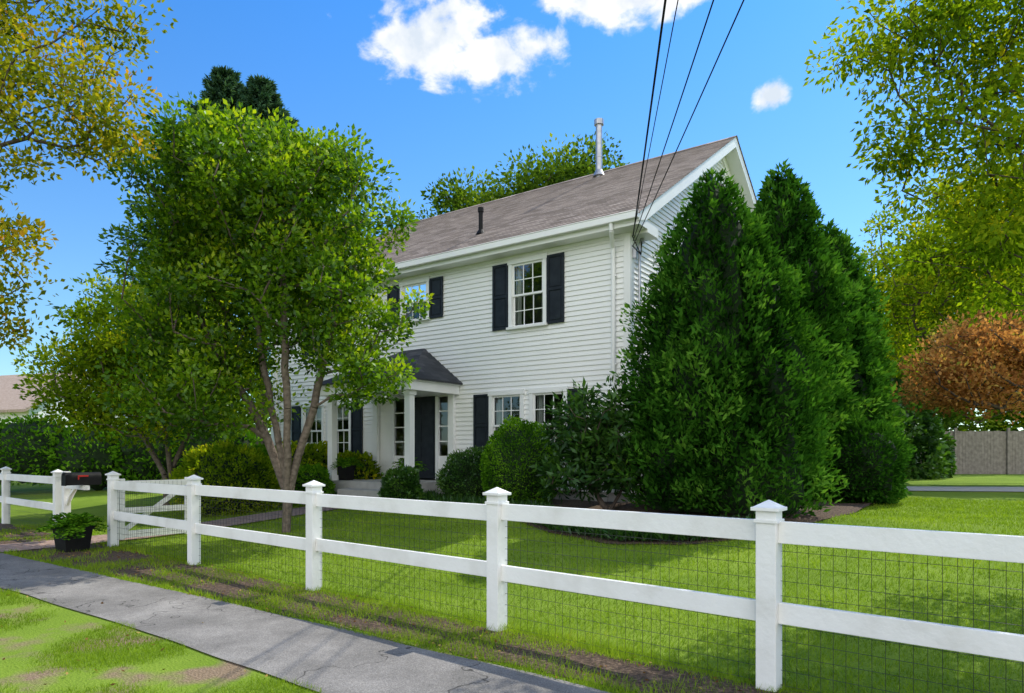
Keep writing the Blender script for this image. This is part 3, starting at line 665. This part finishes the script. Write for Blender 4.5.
for i in range(9):
    x=-26+i*2.0; hl.append((x+20,0,.8+.3*random.random(),1.5,1.1,1.2))
shrub('privet_hedge',(-20,23,.6),hl,26000,.14,.08,L_box,.2,.85,stem=False)
def mass(name,items,n,L,mat):
    P=[];D=[];Rn=[]
    for (c,r,k) in items:
        m=int(n*k); d=nrmz(rng.normal(size=(m,3))); cl=nrmz(rng.normal(size=(60,3)))
        near=np.argmax(d@cl.T,axis=1); bump=(rng.random(60)*.35)[near]
        q=(.7+bump)*(.85+.2*rng.random(m)); P.append(np.array(c)+d*q[:,None]*np.array(r)); D.append(d+rng.normal(size=(m,3))*.6); Rn.append(.15+bump*1.6+.3*(rng.random(m)-.3))
    P=np.concatenate(P);D=np.concatenate(D);Rn=np.concatenate(Rn); s=.6+.8*rng.random(len(P))
    k=P[:,2]>.3; return leaves(name,P[k],D[k],L*s[k],L*.6*s[k],Rn[k],mat)
it=[]
for i in range(44):
    a=math.radians(-78+156*i/43)+random.uniform(-.02,.02); d=random.uniform(56,72); x,y=math.sin(a)*d,math.cos(a)*d
    h=random.uniform(3.5,6.0)*(1.25 if i>26 else .72); it.append(((x,y,h*.75),(4.5,4.5,h),1/44))
mass('distant_trees',it,70000,.65,L_oak)
it=[((15.6,27.5,2.2),(1.6,1.6,2.9),.3),((13.2,29,2.6),(1.8,1.6,3.4),.3),((17.2,28.5,1.4),(1.0,1.2,1.2),.12)]
mass('background_shrubs',it,26000,.2,L_dk)
wf=MB(); x=0
while x<24:
    h=2.65+random.uniform(-.02,.02); wf.box(x,x+.135,0,.03,.4,h); x+=.142
for z in(.9,2.3): wf.box(0,24,.031,.08,z,z+.09)
for x in np.arange(.1,24,2.4): wf.box(x-.06,x+.06,-.08,-.001,.4,2.8)
wf.obj('wooden_fence',[grayw],M=Matrix.Translation((18.8,33,0))@Matrix.Rotation(-.08,4,'Z'))
NM=Matrix.Translation((-29.2,43,.6))@Matrix.Rotation(math.radians(-20),4,'Z')
nh=empty('neighbor_house',NM); b=MB(); b.box(-4,4,-4,4,-.2,3.5); b.prism([(-4,3.5),(4,3.5),(0,5.8)],'x',-4,4); b.obj('walls',[siding],nh)
b=MB(); 
for s in(-1,1): b.prism([(s*4.5,3.25),(s*4.5,3.4),(0,6.05),(0,5.9)],'x',-4.4,4.4)
b.prism([(-3.2,3.3),(-.2,3.3),(-1.7,4.9)],'y',-5.2,-1.5)
b.obj('roof',[surf('neighbor_shingles',[(.3,(.3,.22,.17)),(.7,(.42,.33,.27))],8,.9)],nh)
b=MB(); 
for x in(-3,-1,2): b.box(x-.5,x+.5,-4.05,-4.01,1.1,2.4)
b.obj('windows',[blackm],nh)
b=MB()
for x in(-3,-1,2): b.box(x-.58,x+.58,-4.03,-4.005,1.02,2.48)
b.obj('window_trim',[white],nh)
# ---------------------------------------------------------------- overhead wires + pole
wm_=MB(); s0=HM@Vector((.1,-.1,5.95))
def wpath(a,b,r,sag=.25):
    a=Vector(a);b=Vector(b);pts=[]
    for i in range(25):
        t=i/24; p=a.lerp(b,t); p.z-=sag*4*t*(1-t); pts.append(p)
    wm_.path(pts,r,6)
for (u,dz_,r) in((664,0,.013),(676,.02,.006),(710,-.1,.008),(739,-.2,.008)):
    s=s0+Vector((.02,0,dz_)); p=Vector(W3(u,0,7.0)); d=p-s; e_=s+d*(27.5/abs(d.y)); wpath(s,e_+Vector((0,0,.3)),r,.25)
for (a,bb) in(((.1,-.1,5.95),(.12,.32,6.0)),((.1,-.1,5.75),(.12,.3,5.95))): wm_.path([HM@Vector(a),HM@Vector((.2,.1,5.6)),HM@Vector(bb)],.01,6)
wm_.obj('power_lines',[blackm],smooth=True)
ux=2.2
b=MB(); b.tube((ux,-14,-.5),(ux,-14,12.5),.16,.12,14); b.box(ux-1.2,ux+1.2,-14.2,-14.05,11.2,11.32); b.obj('utility_pole',[grayw])
# ---------------------------------------------------------------- grass blades
def grass(name,xr,yr_,n,hgt,keepf,wd=.006,stripe=0):
    x=rng.uniform(*xr,n);y=rng.uniform(*yr_,n)
    c,s=math.cos(fa),math.sin(fa); wx=FO.x+x*c-y*s; wy=FO.y+x*s+y*c
    vis=(wy>3.2)&(np.abs(wx)/np.maximum(wy,.1)<.85)
    acc=rng.random(n)<np.minimum(1,(5.5/np.maximum(wy,1))**1.5)
    k=vis&acc&keepf(x,y,wx,wy); x,y,wx,wy=x[k],y[k],wx[k],wy[k]; n=len(x)
    z=gzv(wx,wy); a=rng.random(n)*2*math.pi; sc_=np.clip(wy/6,1,2.2)
    g=np.array([noise.noise(Vector((p,q,0))*.9)+.6*noise.noise(Vector((p,q,3))*3) for p,q in zip(wx,wy)])
    h=hgt*(.5+.9*rng.random(n))*(1+.4*g)
    lean=rng.normal(size=(n,2))*.45
    st=np.sign(np.sin((wx*.35+wy*.94)*2*math.pi/1.1)) if stripe else np.zeros(n)
    lean[:,0]+=st*.4*stripe; lean[:,1]+=st*.25*stripe
    V=np.empty((n,3,3)); w=wd*sc_
    V[:,0]=np.stack([wx-np.cos(a)*w/2,wy-np.sin(a)*w/2,z-.003],1);V[:,1]=np.stack([wx+np.cos(a)*w/2,wy+np.sin(a)*w/2,z-.003],1)
    V[:,2]=np.stack([wx+lean[:,0]*h,wy+lean[:,1]*h,z+h],1)
    return quads(name,V.reshape(-1,3),3,np.clip(.45+.3*g+.38*(rng.random(n)-.5)+.07*st,0,1),L_grass)
hc,hs=math.cos(-ha),math.sin(-ha)
def inbed(wx,wy):
    X_=wx-HO.x;Y_=wy-HO.y; hx=X_*hc-Y_*hs; hy=X_*hs+Y_*hc
    return (hx>-12.5)&(hx<4.1)&(hy>np.interp(hx,BX,BY)+.03)
A_=[np.array(p[:2]) for p in pth]
def onpath(wx,wy):
    r=np.zeros(len(wx),bool)
    for a,b in zip(A_,A_[1:]):
        d=b-a; t=np.clip(((wx-a[0])*d[0]+(wy-a[1])*d[1])/(d@d),0,1); r|=np.hypot(wx-a[0]-t*d[0],wy-a[1]-t*d[1])<.52
    return r
grass('lawn_grass',(-16,14),(.0,13),780000,.042,lambda x,y,wx,wy:(~inbed(wx,wy))&(~onpath(wx,wy))&(wy<17)&(rng.random(len(x))<np.clip(y*4+.3,0,1)),.007,1)
def vk(x,y,wx,wy):
    wo=np.interp(x,*WO); k=(y<wo-.01+.05*np.sin(x*7))
    g=np.array([noise.noise(Vector((p,q,0))*1.1) if kk else 0 for p,q,kk in zip(wx,wy,k)])
    return k&(g+.35*(rng.random(len(x))-.5)>-.16)
grass('verge_grass',(-12,0),(-4.5,-1.7),170000,.035,vk)
def sk(x,y,wx,wy):
    wi=np.interp(x,*WI); k=(y>wi-.02)
    g=np.array([noise.noise(Vector((p,q,7))*1.8) if kk else 0 for p,q,kk in zip(wx,wy,k)])
    e=np.minimum(np.abs(y-wi),np.abs(y-.0)); return k&(g+.6*(rng.random(len(x))-.5)>.05-.35*(e<.12)-.18*(x>-5))&(~onpath(wx,wy))
grass('strip_grass',(-16,3),(-1.6,.15),150000,.06,sk,.007)
n=4200; x=rng.uniform(-16,3,n); y=rng.uniform(-3.8,.6,n); k=(rng.random(n)<np.where((y>np.interp(x,*WI))&(y<.1),.8,np.where(y>np.interp(x,*WO),.012,.12))); x,y=x[k],y[k]; n=len(x)
c,s=math.cos(fa),math.sin(fa); wx=FO.x+x*c-y*s; wy=FO.y+x*s+y*c
leaves('leaf_litter',np.stack([wx,wy,gzv(wx,wy)+.018+.012*rng.random(n)],1),np.concatenate([rng.normal(size=(n,2)),.15*rng.normal(size=(n,1))],1),.025+.02*rng.random(n),.014+.012*rng.random(n),rng.random(n),L_litter)
# ---------------------------------------------------------------- light, sky
tosun=Vector((.62,.56,1)).normalized(); el=math.asin(tosun.z); az=math.atan2(tosun.x,tosun.y)
sd=bpy.data.lights.new('sun','SUN'); sd.energy=5.0; sd.angle=math.radians(.5); sd.color=(1,.95,.82); so=bpy.data.objects.new('sun',sd); link(so)
so.rotation_euler=tosun.to_track_quat('Z','Y').to_euler(); so.location=(20,20,30)
w=bpy.data.worlds.new('World'); sc.world=w; w.use_nodes=True; nt=NT(w)
sky=nt.add('ShaderNodeTexSky',sky_type='NISHITA',sun_disc=False,sun_elevation=el,sun_rotation=az,air_density=1.0,dust_density=.3,ozone_density=2.0)
gen=nt.add('ShaderNodeTexCoord').outputs['Generated']
sep=nt.add('ShaderNodeSeparateXYZ',inp={0:gen})
tz=nt.add('ShaderNodeMapRange',inp={0:sep.outputs[2],1:.05,2:.55}).outputs[0]
tint=nt.add('ShaderNodeMix',data_type='RGBA',inp={0:tz,6:(1.1,1.4,1.5,1),7:(.48,1.25,1.95,1)})
hs_=nt.add('ShaderNodeMix',data_type='RGBA',blend_type='MULTIPLY',inp={0:1.0,6:sky.outputs[0],7:tint.outputs[2]}).outputs[2]
vals=None
for (c,r) in(((-.09,.853,.515),(.08,.3,.048)),((-.04,.864,.500),(.085,.3,.03)),((.03,.858,.512),(.05,.3,.024)),((.135,.83,.547),(.1,.3,.022)),((.322,.838,.44),(.022,.3,.014))):
    d=nt.add('ShaderNodeVectorMath',operation='SUBTRACT',inp={0:gen,1:c}).outputs[0]
    d=nt.add('ShaderNodeVectorMath',operation='DIVIDE',inp={0:d,1:r}).outputs[0]
    l=nt.add('ShaderNodeVectorMath',operation='LENGTH',inp={0:d}).outputs['Value']
    v=nt.add('ShaderNodeMath',operation='SUBTRACT',inp={0:1.0,1:l}).outputs[0]
    vals=v if vals is None else nt.add('ShaderNodeMath',operation='MAXIMUM',inp={0:vals,1:v}).outputs[0]
fill_bank=nt.add('ShaderNodeMapRange',inp={0:sep.outputs[1],1:.05,2:-.55,3:-2.0,4:.9},clamp=True).outputs[0]  # added cloud cover behind the camera, fills the shaded house front
vals=nt.add('ShaderNodeMath',operation='MAXIMUM',inp={0:vals,1:fill_bank}).outputs[0]
nz=nt.add('ShaderNodeTexNoise',inp={'Vector':nt.add('ShaderNodeVectorMath',operation='MULTIPLY',inp={0:gen,1:(1,1,1.5)}).outputs[0],'Scale':17,'Detail':9,'Roughness':.58,'Distortion':.2}).outputs[0]
sm=nt.add('ShaderNodeMath',operation='MULTIPLY_ADD',inp={0:nt.add('ShaderNodeMath',operation='SUBTRACT',inp={0:nz,1:.5}).outputs[0],1:2.8,2:vals}).outputs[0]
cm=nt.add('ShaderNodeMapRange',interpolation_type='SMOOTHSTEP',inp={0:sm,1:-.15,2:.5}).outputs[0]
cn=nt.add('ShaderNodeTexNoise',inp={'Vector':gen,'Scale':20,'Detail':5}).outputs[0]
cc=ramp(nt,cn,[(.35,(.68,.76,.86)),(.55,(1,1,1))])
boost=nt.add('ShaderNodeMapRange',inp={0:sep.outputs[1],1:.0,2:-.4,3:9.2,4:17.0}).outputs[0]  # cloud brightness, raised behind the camera for the added fill
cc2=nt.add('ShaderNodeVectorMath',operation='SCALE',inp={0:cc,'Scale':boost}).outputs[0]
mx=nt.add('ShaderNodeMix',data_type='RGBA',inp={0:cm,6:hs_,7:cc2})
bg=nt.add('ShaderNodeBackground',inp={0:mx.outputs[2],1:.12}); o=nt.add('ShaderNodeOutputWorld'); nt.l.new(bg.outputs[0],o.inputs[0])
# ---------------------------------------------------------------- camera
cd_=bpy.data.cameras.new('camera'); cam=bpy.data.objects.new('camera',cd_); link(cam)
cam.location=(0,0,1.6); cam.rotation_euler=(math.radians(90),0,0); cd_.lens=24; cd_.sensor_width=36; cd_.shift_y=106.5/1024; cd_.clip_end=2000; cd_.clip_start=.05
sc.camera=cam
sc.view_settings.view_transform='Standard'; sc.view_settings.look='None'; sc.view_settings.exposure=0
